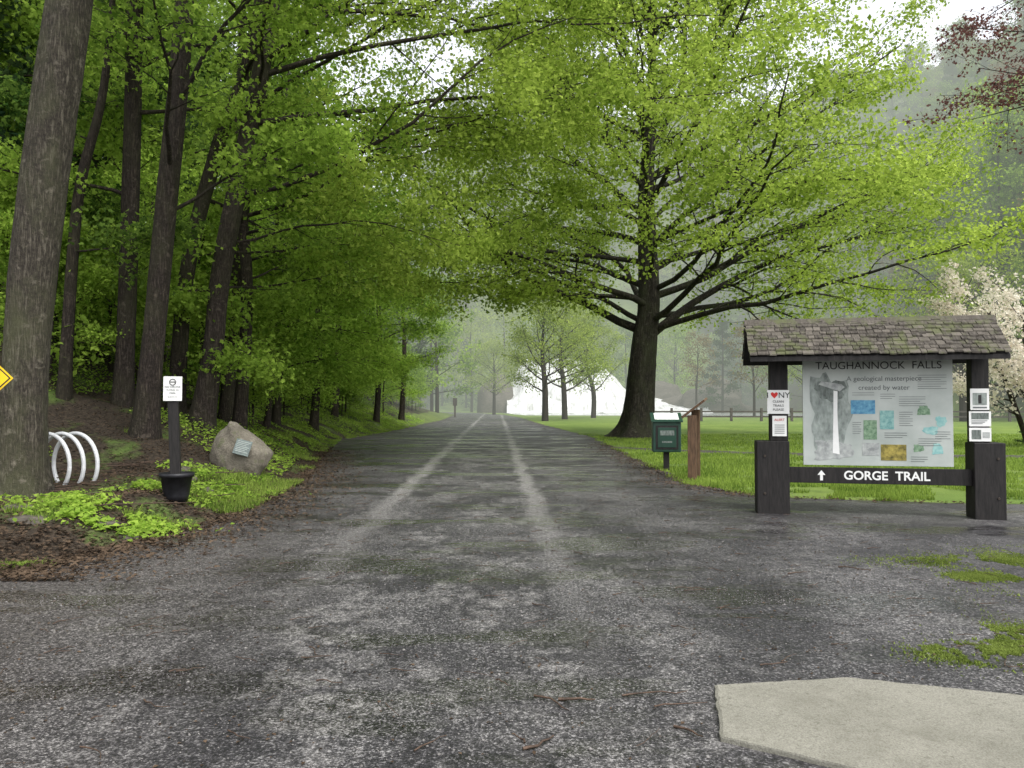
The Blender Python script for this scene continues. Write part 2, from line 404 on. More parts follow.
# ---- the big maple on the lawn
random.seed(5)
T=TB()
bx,by=6.3,38.0
P,R=smooth_poly([(bx-.2,by,-0.1),(bx,by,2),(bx+.25,by,4.6),(bx+.5,by,7),(bx+.4,by+.2,12),(bx+.7,by,18),(bx+.5,by,27)],[0.84,0.70,0.64,0.54,0.38,0.24,0.05],60)
T.tube(P,R,28,flare=0.65,ph=1.0,rough=0.012)
cfB=dict(seg=[10,6,4],wob=[0.15,0.17,0.2],trop=[0.012,-0.008,-0.03],sides=[7,4,3],kids=[12,7,0],t0=[0.2,0.12,0],ang=[0.75,0.8,0],rat=[0.42,0.42,0])
NB=44
for i in range(NB):
    z=4.8+ (i/(NB-1))**1.05*20.0
    az=i*2.399+0.5
    k=(z-4)/21
    Ln=(14.5-7.0*k**1.6)*random.uniform(0.75,1.15)
    el=math.radians(12+42*k+random.uniform(-12,12))
    if z<8: el=math.radians(random.uniform(14,32))
    x=np.interp(z,P[:,2],P[:,0]); y=np.interp(z,P[:,2],P[:,1])
    if math.cos(az)>0.2: Ln*=1.12
    if math.cos(az)<-0.4: Ln*=0.95
    T.grow((x,y,z),(math.cos(az)*math.cos(el),math.sin(az)*math.cos(el),math.sin(el)),Ln,(0.20-0.11*k)*random.uniform(.7,1.25),0,cfB)
# long low limbs sweeping out over the lawn and the kiosk
for (z,az,Ln,el,r) in [(5.2,-.25,15,16,.17),(6.0,.12,16,14,.17),(7.2,-.55,15.5,12,.15),(5.6,2.9,10.5,22,.15),(6.6,3.5,11,18,.14),(8.5,-.05,16.5,12,.14),(9.5,-.8,14,10,.12)]:
    el=math.radians(el); x=np.interp(z,P[:,2],P[:,0])
    T.grow((x,by,z),(math.cos(az)*math.cos(el),math.sin(az)*math.cos(el),math.sin(el)),Ln,r,0,dict(cfB,trop=[-0.012,-0.015,-0.04]))
place('maple_tree',T.mesh('maple_tree',180000,0.185,0.36,0.4,'quad',B_big,L_lime,0.65,0.75))

# ---- left-hand trees
cfL=dict(seg=[9,5,4],wob=[0.13,0.17,0.2],trop=[-0.018,-0.02,-0.05],sides=[7,4,3],kids=[9,6,0],t0=[0.22,0.2,0],ang=[0.7,0.8,0],rat=[0.40,0.45,0])
def left_tree(ctrl,rad,limbs,nleaf,bark,leaf,flare=0.35,size=0.12,ph=0.0,name='maple_tree'):
    T=TB()
    z0=H(ctrl[0][0],ctrl[0][1])-0.12
    c=[(ctrl[0][0],ctrl[0][1],z0)]+list(ctrl[1:])
    P,R=smooth_poly(c,rad,50)
    T.tube(P,R,22,flare=flare,ph=ph,rough=0.01)
    for (z,azd,Ln,eld,r) in limbs:
        x=np.interp(z,P[:,2],P[:,0]); y=np.interp(z,P[:,2],P[:,1]); az=math.radians(azd); el=math.radians(eld)
        T.grow((x,y,z),(math.cos(az)*math.cos(el),math.sin(az)*math.cos(el),math.sin(el)),Ln,r,0,cfL)
    place(name,T.mesh(name,nleaf,size,0.27,0.4,'maple' if size<.13 else 'quad',bark,leaf,0.6,.85))
def rl(zs,L0,L1,azc=0,azs=180,e0=5,e1=40,r=0.09):
    return [(z,azc+random.uniform(-azs,azs),random.uniform(L0,L1),random.uniform(e0,e1),r*random.uniform(.7,1.2)) for z in zs]
random.seed(21)
left_tree([(-7.33,11.5,0),(-7.28,11.5,2),(-7.15,11.5,3.9),(-6.72,11.5,7.6),(-6.2,11.7,13),(-6,12,18)],[0.34,0.31,0.315,0.30,0.24,0.08],rl([8.5,9.3,10,10.8,11.5,12.4,13.5,14.5,15.5],4,7,20,110,10,50,0.09),12000,B_maple,L_mid,0.38,0.11,0.6)
left_tree([(-9.1,18,0),(-9.0,18,5),(-8.93,18,11),(-8.8,18,19)],[0.22,0.20,0.17,0.05],rl([6.5,8.5,9.5,10.5,12,13,14],3,6,0,180,0,35,0.05),9000,B_dark,L_mid)
left_tree([(-7.63,16,0),(-7.5,16,2.5),(-7.2,16,6.1),(-6.9,16,10),(-6.6,16,17)],[0.26,0.23,0.21,0.18,0.05],rl([5.6,6.5,7.9,9.2,10,11,12.5],3,6,10,140,5,35,0.05),10500,B_dark,L_mid)
left_tree([(-8.75,20,0),(-8.46,20,5.1),(-7.7,20,8.4),(-6.8,20,11.3),(-6,20,18)],[0.23,0.19,0.17,0.14,0.05],rl([4.5,5.5,7,8.3,9.4,10,11.5,13],4,7,0,120,0,30,0.06),12000,B_dark,L_mid)
left_tree([(-7.7,19,0),(-7.4,19,2.8),(-7.2,19,4.9),(-6.66,19,7.9),(-6.0,19,11.6),(-5.4,19,18)],[0.31,0.25,0.24,0.22,0.18,0.05],
  [(6.8,-5,11,22,0.075),(8.6,5,13.5,18,0.08),(10.2,-25,11,22,0.075),(11.2,30,12,22,0.075),(7.6,40,10,20,0.065),(5.6,10,6,18,0.04),(12,0,11,30,0.075),(9.5,-60,7,18,0.05),(9.8,12,14,20,0.08),(11,10,13,24,.075)]+rl([12.5,13.5,15],4,7,0,120,10,40,0.06),44000,B_dark,L_lime)
left_tree([(-7.8,22,0),(-7.6,22,4.9),(-7.9,22,9),(-7.7,22,15)],[0.20,0.17,0.13,0.04],rl([3.2,3.8,5.2,6.5,7.5,8.5,9.5,10.5],3,6,0,110,0,30,0.045),12000,B_dark,L_mid)
left_tree([(-9.9,17,0),(-9.65,17,6.1),(-9.1,17,8.8),(-8.8,17,13)],[0.14,0.11,0.08,0.03],rl([5,6.5,7.5,8.5],2,4,0,180,0,30,0.03),5000,B_dark,L_forest)
for (x,y,h,r,nl) in [(-9.2,30,15,.17,12000),(-8.6,27,9,.11,8000),(-9.0,35,14,.2,12000),(-9.9,43,17,.2,12000),(-8.8,50,14,.2,11000),(-8.6,60,15,.22,10000)]:
    left_tree([(x,y,0),(x+.2,y,h*.35),(x+.1,y,h*.65),(x+.4,y,h)],[r,r*.8,r*.6,.03],rl(list(np.linspace(2.8,h*.9,11)),3.0,6.0,0,120,-5,30,r*.28),nl,B_dark,L_bright,0.3,0.15)
left_tree([(-8.9,24,0),(-8.6,24,6),(-8.0,24,12),(-7.4,24,19)],[.24,.2,.16,.05],[(7.5,0,11,18,0.07),(9.5,15,12,18,0.075),(11,-15,12,22,0.075),(12.5,20,10,26,.075),(6,-10,7,14,.05),(14,0,9,30,.07),(10.5,5,12,22,.075)],31000,B_dark,L_lime,0.3,0.14)

# ---- prototype meshes reused for the forest mass
random.seed(77)
def proto(h,r,z0,nl,size,leaf,bark,Lf,spread,nlimb=16,kids=(5,3,0),droop=0.0,conifer=False,wide=False,lean=.5):
    T=TB()
    P,R=smooth_poly([(0,0,-0.6),(random.uniform(-.2,.2),0,h*.3),(random.uniform(-lean,lean),random.uniform(-.3,.3),h*.65),(random.uniform(-.6,.6),0,h)],[r,r*.8,r*.5,.03],16)
    T.tube(P,R,8)
    cf=dict(seg=[5,3,2],wob=[0.14,0.17,0.2],trop=[0.02-droop,-droop,-droop],sides=[4,3,3],kids=list(kids),t0=[0.2,0.2,0],ang=[0.75,0.8,0],rat=[0.42,0.45,0])
    for i in range(nlimb):
        z=z0+(h*0.93-z0)*i/(nlimb-1); k=(z-z0)/(h-z0); az=i*2.4+random.random()
        if conifer: el=0.05-0.1*k; Ln=Lf*(1.05-k)
        elif wide: el=math.radians(random.uniform(15,30)+40*k); Ln=Lf*math.sqrt(max(.1,1-(k-.25)**2/.62))*random.uniform(.8,1.15)
        else: el=math.radians(random.uniform(8,25)+35*k); Ln=Lf*(0.75+0.5*math.sin(math.pi*min(1,k+0.25)))*(1-0.45*k)
        x=np.interp(z,P[:,2],P[:,0]); y=np.interp(z,P[:,2],P[:,1])
        T.grow((x,y,z),(math.cos(az)*math.cos(el),math.sin(az)*math.cos(el),math.sin(el)),Ln,r*0.3*(1-.6*k),0,cf)
    return T.mesh('tree_mesh',nl,size,spread,0.4,'quad',bark,leaf,0.6,.9)
FT=[proto(19,.22,4,8000,.26,L_forest,B_far,5.5,.45),proto(16,.18,3,7500,.25,L_mid,B_far,5,.42),proto(22,.25,5,8500,.28,L_forest,B_far,6,.45)]
HM=[proto(20,.25,1.5,9000,.25,L_dark,B_far,5,.35,26,(5,3,0),0.03,True)]
SP=[proto(6,.06,.8,5000,.14,L_bright,B_far,2.6,.28,12,(5,3,0)),proto(4.5,.05,.5,4200,.13,L_bright,B_far,2.2,.25,10,(5,3,0)),proto(8,.08,1.2,5500,.16,L_mid,B_far,3,.3,14,(5,3,0))]
WD=[proto(11,.36,2.8,9000,.22,L_limef,B_far,6,.45,20,(7,4,0),wide=True,lean=2.0),proto(13,.40,3.4,9000,.24,L_limef,B_far,7,.5,20,(7,4,0),wide=True,lean=2.4)]
HF=[proto(18,.3,3,3200,.5,L_mid,B_far,6.5,.7,14,(4,2,0),wide=True),proto(19,.3,3.5,2800,.5,L_limef,B_far,7,.75,14,(4,2,0),wide=True),proto(21,.3,3,3200,.5,L_forest,B_far,6.5,.7,14,(4,2,0)),proto(21,.3,1.5,3200,.5,L_dark,B_far,5,.5,20,(3,2,0),0.03,True)]
BR=[proto(15,.25,4,2200,.36,L_brown,B_far,5.5,.55,14,(5,3,0),wide=True)]
forest=empty('forest_trees')
random.seed(3)
for i in range(75):
    y=random.uniform(14,120); x=float(XL(y))-random.uniform(6.5,28)
    me=random.choice(FT+HM+FT) if i%5 else HM[0]
    place('forest_tree',me,(x,y,H(x,y)),random.uniform(0,6.3),random.uniform(.8,1.2),forest)
for i in range(20):
    y=random.uniform(15,34); x=float(XL(y))-random.uniform(9,20)
    place('forest_tree',random.choice(HM+FT),(x,y,H(x,y)),random.uniform(0,6.3),random.uniform(.8,1.15),forest)
under=empty('understory_saplings')
for i in range(95):
    y=random.uniform(17,85); x=float(XL(y))-random.uniform(2.2,8)
    if y<24 and x>-9.5: x-=3
    place('sapling',random.choice(SP),(x,y,H(x,y)),random.uniform(0,6.3),random.uniform(.45,1.05),under)
far=empty('hillside_trees')
for i in range(400):
    y=random.uniform(85,330)
    if i%2: x=random.uniform(54,150)
    else: x=random.uniform(-60,110); y=random.uniform(190,335)
    if i%7==0: y=random.uniform(60,120); x=random.uniform(56,100)
    me=random.choice(HF+BR+HF[2:])
    place('hillside_tree',me,(x,y,H(x,y)),random.uniform(0,6.3),random.uniform(.8,1.35),far)
for (x,y,sc,me) in [(3.3,77,1.0,WD[0]),(5.9,86,.9,WD[1]),(10,95,1.0,WD[0]),(-3,128,.8,WD[1]),(30,125,.8,BR[0]),(-10.5,108,1.0,HF[0]),(-9,172,1.1,HF[1]),(33,105,.8,BR[0]),(44,75,1.1,WD[1]),(50,88,1.0,BR[0]),(37,96,.8,WD[1]),(-18,150,1.3,HF[0]),(-2,188,1.3,HF[1]),(-13,125,1.0,HF[2]),(14,186,1,HF[0]),(27,182,1,HF[2]),(36,170,1,HF[0]),(41,150,.9,HF[3]),(22,188,1,HF[1]),(6,190,1,HF[2]),(48,140,1,HF[2])]:
    place('lawn_tree',me,(x,y,H(x,y)),random.uniform(0,6),sc)

# ---- magnolia in flower
random.seed(8)
T=TB()
mx_,my_=20.1,30
for i in range(6):
    a=i*1.05; P,R=smooth_poly([(mx_,my_,-.1),(mx_+.25*math.cos(a),my_+.25*math.sin(a),.8),(mx_+.9*math.cos(a),my_+.9*math.sin(a),2.8),(mx_+1.5*math.cos(a),my_+1.5*math.sin(a),5.6)],[.12,.09,.07,.02],12)
    T.tube(P,R,7)
    for k in range(8):
        z=1.2+k*.56; x=np.interp(z,P[:,2],P[:,0]); y=np.interp(z,P[:,2],P[:,1]); az=a+random.uniform(-1.2,1.2)
        T.grow((x,y,z),(math.cos(az),math.sin(az),random.uniform(.1,.7)),2.5,.035,0,dict(seg=[4,3],wob=[.14,.2],trop=[.02,.0],sides=[4,3],kids=[8,0],t0=[.2,0],ang=[.7,0],rat=[.42,0]))
place('magnolia_tree',T.mesh('magnolia_tree',15000,.14,.15,.1,'quad',B_dark,L_white,.9,.8))
# ---- evergreen shrub behind the kiosk
place('evergreen_shrub',HM[0],(17.6,25.5,0),1.0,(.16,.16,.10))
# ---- red maple whose outer twigs hang at the right
T=TB(); P,R=smooth_poly([(14.4,14.5,-.1),(14.3,14.5,4),(14.1,14.5,8),(13.8,14.5,13)],[.3,.25,.18,.04],20); T.tube(P,R,14,flare=.4)
for i in range(11):
    z=7.4+i*.5; az=math.pi+random.uniform(-1.6,1.6); T.grow((14.2,14.5,z),(math.cos(az),math.sin(az),.18),5.0,.045,0,cfL)
place('red_maple_tree',T.mesh('red_maple_tree',6500,.075,.12,.3,'maple',B_dark,L_red,.6,.7))

# ------------------------------------------------------------------ ground plants
def blades(name,pts,h,w,mat,lean=0.5):
    n=len(pts); pts=np.array(pts); th=rng.uniform(0,2*math.pi,n); hh=h*rng.uniform(.5,1.3,n)
    dx=np.cos(th)*w/2; dy=np.sin(th)*w/2; la=rng.uniform(0,2*math.pi,n); ll=hh*lean*rng.random(n)
    V=np.zeros((n,3,3)); V[:,0]=pts+np.stack([dx,dy,np.zeros(n)],-1); V[:,1]=pts-np.stack([dx,dy,np.zeros(n)],-1)
    V[:,2]=pts+np.stack([np.cos(la)*ll,np.sin(la)*ll,hh],-1)
    me=arrays_mesh(name,V.reshape(-1,3),np.arange(n*3),np.arange(n)*3,np.full(n,3),[mat],rnd=rng.random(n))
    return link(bpy.data.objects.new(name,me))
L_grass=leaf_mat('grass_blades',(0.07,0.13,0.020),(0.31,0.41,0.085),0.4,0.8,False)
L_moss=leaf_mat('moss_blades',(0.06,0.09,0.015),(0.23,0.29,0.07),0.3,3.0,False)
def nz2(x,y,s): return mn.noise(Vector((x*s,y*s,5.3)))
pts=[]
while len(pts)<120000:
    y=12+ (random.random()**1.8)*30; x=random.uniform(3.2,6+y*0.75)
    if x<XR(y)+wob(y,0.2,2.0)-0.15+0.35*random.random()**2: continue
    cyv=float(np.interp(x,[a for a,b in cl],[b for a,b in cl]))
    if abs(y-cyv)<0.7: continue
    if y<15 and nz2(x,y,1.3)<-0.2 : continue
    if y<13.4 and nz2(x,y,2.0)<0.05 : continue
    if nz2(x,y,.9)+.4*nz2(x,y,3)<-.36: continue
    pts.append((x,y,0))
blades('lawn_grass',pts,0.08,0.027,L_grass)
pts=[]
tries=0
while len(pts)<40000 and tries<450000:
    tries+=1
    y=8.3+(random.random()**1.3)*50; s=random.uniform(-0.25,2.6 if y<16 else 3.5); x=float(XL(y))-s
    g=nz2(x,y,0.75)+0.55*nz2(x,y,2.7)+.2*nz2(x,y,9)
    thr=0.20 if s<1.3 else 0.42
    if s<0: thr+=0.1
    if -5.3<x and 11.3<y<16: thr-=0.6
    if -6.6<x<-4.2 and 9.75<y<10.15+.2*nz2(x,y,2): thr-=0.45
    if y>30: thr-=0.25
    if g<thr: continue
    pts.append((x,y,H(x,y)-0.01))
blades('verge_grass',pts,0.10,0.020,L_grass,0.8)
pts=[]
cs=[(5.6,7.4,.9,.35),(4.9,7.9,.7,.16),(5.0,6.4,.55,.2),(4.0,5.0,.5,.22),(3.5,5.35,.25,.12),(3.55,4.75,.4,.13),(6.3,8.3,.9,.2),(4.4,7.2,.22,.08),(3.0,5.0,.25,.1),(4.6,5.6,.5,.2),(5.4,6.9,.7,.3)]
while len(pts)<85000:
    c=random.choice(cs); x=c[0]+random.gauss(0,c[2]*.7); y=c[1]+random.gauss(0,c[3]*1.05)
    if nz2(x,y,2.2)+.6*nz2(x,y,7)+.6*nz2(x,y,25)<-0.08: continue
    pts.append((x,y,0.003))
blades('grass_patch',pts,0.016,0.012,L_moss,1.6)
pts=[(-4.9+random.gauss(0,.14),7.7+random.gauss(0,.08),0.0) for i in range(900)]
blades('grass_patch',pts,0.04,0.014,L_grass,1.2)
def litter(name,pts,size,mat,flat=0.8,lift=0.02,shape='maple'):
    n=len(pts); C=np.array(pts); C[:,2]+=lift*rng.random(n)
    nrm=rng.normal(size=(n,3)); nrm/=np.linalg.norm(nrm,axis=1,keepdims=True); nrm=nrm*(1-flat)+np.array([0,0,1])*flat; nrm/=np.linalg.norm(nrm,axis=1,keepdims=True)
    t=np.cross(nrm,rng.normal(size=(n,3))); t/=np.linalg.norm(t,axis=1,keepdims=True); b=np.cross(nrm,t)
    S=SHAPES[shape];k=len(S); sz=size*rng.uniform(.4,1.3,n)[:,None,None]
    V=C[:,None,:]+sz*(S[None,:,0:1]*t[:,None,:]+S[None,:,1:2]*b[:,None,:]+S[None,:,2:3]*nrm[:,None,:]*2)
    me=arrays_mesh(name,V.reshape(-1,3),np.arange(n*k),np.arange(n)*k,np.full(n,k),[mat],rnd=rng.random(n))
    return link(bpy.data.objects.new(name,me))
pts=[]
while len(pts)<34000:
    y=9+random.random()**1.2*60; s=random.uniform(0.3,7); x=float(XL(y))-s
    g=nz2(x,y,0.5)
    if g<(0.22 if y<16 else -0.2 if s<4 else .0): continue
    hgt=0.45*max(0,g+0.25)*(1 if y>16 else .4)
    pts.append((x,y,H(x,y)+random.random()*hgt))
# loose sprouting weeds over the near litter
for i in range(5000):
    cxw=[(-5.1,9.3),(-5.8,9.9),(-4.6,9.6),(-6.4,10.6),(-5.6,11.8),(-4.75,13.2)][i%6]
    x=cxw[0]+random.gauss(0,.35); y=cxw[1]+random.gauss(0,.2)
    if nz2(x,y,3.5)<.05: continue
    pts.append((x,y,H(x,y)+random.random()*.09))
litter('herb_layer',pts,0.08,L_bright,0.6,0.05,'quad')
L_litter=leaf_mat('dead_leaves',(0.018,0.013,0.010),(0.12,0.085,0.058),0.1,2.0,False)
pts=[]
while len(pts)<32000:
    y=7.3+random.random()**1.5*22; s=abs(random.gauss(1.2,2.6))-0.3; x=float(XL(y))-s
    pts.append((x,y,H(x,y)+0.006))
for i in range(8000):
    y=7+random.random()**1.4*20; x=float(XL(y))+abs(random.gauss(0,.6)); pts.append((x,y,.012))
for i in range(2500):
    y=12.2+random.random()**1.4*20; x=float(XR(y))-abs(random.gauss(0,.45)); pts.append((x,y,.012))
litter('leaf_litter',pts,0.05,L_litter,0.72,0.03)
pts=[]
for i in range(14000):
    y=2.2+random.random()**1.7*22; x=random.uniform(-5,4+max(0,12-y)*.5)
    if x<XL(y) or (x>1.0 and y<4.5): continue
    if random.random()>0.3+0.7*abs(x+0.5)/4: continue
    pts.append((x,y,0.008))
litter('path_debris',pts,0.024,L_litter,0.85,0.006,'quad')
M_peb=mottled('pebble_stone',(0.04,0.037,0.036),(0.28,0.265,0.25),30,0.7,0.0)
V=[];F=[];n0=0
o8=np.array([(1,0,0),(-1,0,0),(0,1,0),(0,-1,0),(0,0,1),(0,0,-1)],float); f8=np.array([(0,2,4),(2,1,4),(1,3,4),(3,0,4),(2,0,5),(1,2,5),(3,1,5),(0,3,5)])
for i in range(22000):
    y=2.0+random.random()**1.6*12; x=random.uniform(-4.6,5.5)
    if x<XL(y) or (1.0<x and y<4.5): continue
    r=random.uniform(.002,.007)*(1 if random.random()<.95 else 1.8)
    V.append(o8*np.array([r*random.uniform(.8,1.5),r*random.uniform(.8,1.5),r*.7])@np.array([[math.cos(i),math.sin(i),0],[-math.sin(i),math.cos(i),0],[0,0,1]])+np.array([x,y,0.006])); F.append(f8+n0); n0+=6
V=np.concatenate(V);F=np.concatenate(F)
link(bpy.data.objects.new('path_pebbles',arrays_mesh('path_pebbles',V,F.ravel(),np.arange(len(F))*3,np.full(len(F),3),[M_peb])))
M_twig=mottled('twig_wood',(0.03,0.021,0.016),(0.11,0.07,0.048),20,0.7,0.2)
T=TB()
def twig(x,y,L_,az,r=0.005,z=0.014):
    pts=[];p=Vector((x,y,z));d=Vector((math.cos(az),math.sin(az),0))
    for k in range(6):
        pts.append(tuple(p)); d=(d+Vector((random.gauss(0,.18),random.gauss(0,.18),0))).normalized(); p=p+d*L_/5; p.z=z+random.random()*.012
    T.tube(pts,[r*(1-.12*k) for k in range(6)],5)
for i in range(520):
    y=2.6+random.random()**1.4*14; x=random.uniform(-4.4,5); 
    if y<4.5 and x>.7: continue
    twig(x,y,random.uniform(.04,.24),random.gauss(0,.9),random.uniform(.002,.0055))
twig(0.60,4.25,.38,-.05,.006);twig(.75,4.1,.3,.35,.005);twig(.12,4.25,.28,-.4,.007);twig(.05,3.6,.2,.3,.009);twig(.06,3.66,.1,1.9,.006);twig(-.1,3.2,.2,-.5,.006);twig(.25,4.2,.2,-.3,.01);twig(.80,3.85,.18,-.6,.008);twig(3.2,7.6,.3,-.5,.008);twig(2.6,7.3,.2,.3,.007)
for i in range(80):
    y=9.5+random.random()*5; s=random.uniform(.3,4); x=float(XL(y))-s; twig(x,y,random.uniform(.3,.9),random.uniform(0,3),.010,H(x,y)+.04)
V=np.concatenate(T.V);F=np.concatenate(T.F)
link(bpy.data.objects.new('fallen_twigs',arrays_mesh('fallen_twigs',V,F.ravel(),np.arange(len(F))*4,np.full(len(F),4),[M_twig])))

# ------------------------------------------------------------------ rocks
m,nt,out=newmat('boulder_stone'); v=coords(nt)
f=noise(nt,v,3,6,.7); f2=noise(nt,v,22,4,.75); c=ramp(nt,f,[(0.3,(0.10,0.088,0.068)),(0.7,(0.26,0.235,0.19))]); c=mix(nt,gray(nt,f2,[(.42,0.5),(.6,0)]),c,(0.07,0.06,0.046))
c=mix(nt,gray(nt,noise(nt,v,5,4,.6),[(.56,0),(.66,.6)]),c,(0.10,0.11,0.05)); principled(nt,out,c,.85,math_(nt,'ADD',f,f2),.8,.03,.25); M_rock=m
def rock(name,loc,sx,sy,sz,seed,mat,parent=None,sub=4,amt=.22):
    import bmesh
    bm=bmesh.new(); bmesh.ops.create_icosphere(bm,subdivisions=sub,radius=1)
    for v in bm.verts:
        n=mn.noise(v.co*1.1+Vector((seed,0,0)))*amt*1.3+mn.noise(v.co*3+Vector((0,seed,0)))*amt*.35+mn.noise(v.co*9)*amt*.08
        v.co*=1+n
        v.co.x*=sx;v.co.y*=sy;v.co.z*=sz
    me=bpy.data.meshes.new(name); bm.to_mesh(me); bm.free(); me.materials.append(mat)
    me.polygons.foreach_set('use_smooth',[True]*len(me.polygons))
    o=bpy.data.objects.new(name,me); o.location=loc; return link(o,parent)
bo=empty('memorial_boulder',(-5.40,15.4,H(-5.42,15.4)+.05),0.0)
rk=rock('rock',(0,0,.30),.53,.45,.60,4.2,M_rock,bo,5)
for v in rk.data.vertices:
    z=v.co.z/.58
    if z>0: v.co.x=v.co.x*(1-.36*z)-.20*z; v.co.y*=(1-.25*z)
M_bronze=mottled('bronze_plaque',(0.05,0.06,0.06),(0.12,0.15,0.14),20,0.5,0.2,metal=.3)
pl=box('plaque',-.15,.15,-.012,.012,-.16,.16,M_bronze,bo,.004); pl.location=(.17,-.43,.43); pl.rotation_euler=(math.radians(-26),math.radians(16),math.radians(14))
M_white=mottled('white_paint',(0.66,0.66,0.64),(0.78,0.78,0.76),8,0.5,0.02)
M_pal=mottled('plaque_letters',(0.3,0.33,0.3),(0.45,0.48,0.45),8,0.5,0.02)
for k in range(7):
    l=box('plaque_line_%d'%k,-.12,.12-.03*(k%3),-.015,-.0125,.12-.035*k-.006,.12-.035*k,M_pal,bo); l.location=pl.location; l.rotation_euler=pl.rotation_euler
M_flat=mottled('flagstone',(0.04,0.035,0.028),(0.115,0.10,0.08),9,0.85,.5)
for i,(x,y,sx,sy,sz) in enumerate([(-5.55,9.0,.26,.2,.06),(-5.0,9.35,.25,.16,.05),(-4.55,9.2,.16,.12,.04),(-6.1,9.6,.2,.15,.06),(-5.3,12.6,.16,.13,.1),(-6.9,9.3,.14,.12,.08),(-4.9,12.4,.1,.1,.06),(-5.9,13.7,.2,.15,.1)]):
    rock('stone',(x,y,H(x,y)+.0),sx,sy,sz,i*3.1,M_flat,None,3,.45)

# ------------------------------------------------------------------ bike rack (three steel hoops)
M_steel=mottled('painted_steel',(0.50,0.51,0.52),(0.68,0.69,0.70),10,0.35,0.05,spec=.5)
br=empty('bike_rack',(-7.31,12.5,H(-7.3,12.5)),math.radians(-22))
def torus(name,loc,R,r,mat,parent,rot=(0,0,0)):
    vs=[];fs=[];n,k=56,10
    for i in range(n):
        a=2*math.pi*i/n
        for j in range(k):
            b=2*math.pi*j/k; vs.append(((R+r*math.cos(b))*math.cos(a),r*math.sin(b),(R+r*math.cos(b))*math.sin(a)))
            fs.append((i*k+j,((i+1)%n)*k+j,((i+1)%n)*k+(j+1)%k,i*k+(j+1)%k))
    o=mesh_obj(name,vs,fs,mat,parent,True); o.location=loc; o.rotation_euler=rot; return o
for k in range(3):
    torus('hoop_%d'%k,(.10*(k-1)+.02,.17*(k-1),.30),.50,.033,M_steel,br)
box('base_rail',-.3,.3,-.04,.04,-.23,-.17,M_steel,br,.005)

# ------------------------------------------------------------------ small post sign in pot
def lathe(name,prof,mat,parent,n=32):
    vs=[];fs=[]
    for (r,z) in prof:
        for i in range(n): vs.append((r*math.cos(2*math.pi*i/n),r*math.sin(2*math.pi*i/n),z))
    for a in range(len(prof)-1):
        for i in range(n): fs.append((a*n+i,a*n+(i+1)%n,(a+1)*n+(i+1)%n,(a+1)*n+i))
    return mesh_obj(name,vs,fs,mat,parent,True)
M_blk=mottled('black_plastic',(0.010,0.010,0.012),(0.022,0.022,0.026),10,.45,.1)
M_dkwood=mottled('dark_stained_wood',(0.005,0.0045,0.0045),(0.023,0.020,0.019),4,.65,.6,stretch=(7,7,1))
def text(name,body,loc,size,mat,parent,rot=(math.pi/2,0,0),align='CENTER',ext=0.001):
    c=bpy.data.curves.new(name,'FONT'); c.body=body; c.size=size; c.align_x=align; c.align_y='CENTER'; c.extrude=ext
    c.materials.append(mat); o=bpy.data.objects.new(name,c); o.location=loc; o.rotation_euler=rot; return link(o,parent)
M_ink=mottled('black_ink',(0.015,0.015,0.015),(0.03,0.03,0.03),5,.6,0)
M_redp=mottled('red_paint',(0.5,0.02,0.02),(0.6,0.04,0.03),5,.5,0)
px,py_=-4.82,11.1; ps=empty('notice_sign_post',(px,py_,H(px,py_)+.08),math.radians(14))
lathe('pot',[(0,-.08),(.15,-.08),(.17,0),(.215,.27),(.235,.27),(.24,.33),(.215,.33),(.20,.27),(0,.27)],M_blk,ps)
p=box('post',-.07,.07,-.05,.05,.2,1.42,M_dkwood,ps,.006); p.rotation_euler=(0,math.radians(-2.5),0)
box('sign_panel',-.18,.07,-.075,-.06,1.36,1.71,M_white,ps,.003)
t=torus('no_symbol',(-.055,-.079,1.63),.042,.005,M_ink,ps)
box('no_bar',-.09,-.02,-.081,-.077,1.625,1.637,M_ink,ps)
M_tx=mottled('grey_ink',(0.10,0.11,0.11),(0.16,0.17,0.17),5,.6,0)
text('text_1','NO DRONE',(-.055,-.078,1.56),.04,M_tx,ps);text('text_2','FLYING IN',(-.055,-.078,1.515),.035,M_tx,ps);text('text_3','PARK',(-.055,-.078,1.47),.035,M_tx,ps);text('text_4','by permit only',(-.055,-.078,1.42),.022,M_tx,ps)

# ------------------------------------------------------------------ yellow diamond warning sign
M_yel=mottled('yellow_reflective',(0.72,0.47,0.01),(0.80,0.54,0.02),5,.4,0)
M_galv=mottled('galvanised_steel',(0.25,0.26,0.27),(0.4,0.41,0.42),20,.5,.1,metal=.5)
ys_=empty('warning_sign',(-6.30,9.0,H(-6.3,9)),math.radians(10))
box('post',-.03,.03,0.0,.03,-.1,2.2,M_galv,ys_,.003)
def diamond(name,r,y0,y1,mat,zc=1.64):
    vs=[(r,y0,zc),(0,y0,zc+r),(-r,y0,zc),(0,y0,zc-r),(r,y1,zc),(0,y1,zc+r),(-r,y1,zc),(0,y1,zc-r)]
    return mesh_obj(name,vs,[(0,1,2,3),(7,6,5,4),(0,4,5,1),(1,5,6,2),(2,6,7,3),(3,7,4,0)],mat,ys_)
diamond('plate',.43,-.012,-.004,M_yel); diamond('border',.405,-.015,-.0125,M_ink); diamond('face',.385,-.018,-.0155,M_yel)
box('arrow_shaft',-.025,.025,-.021,-.0185,1.45,1.75,M_ink,ys_)

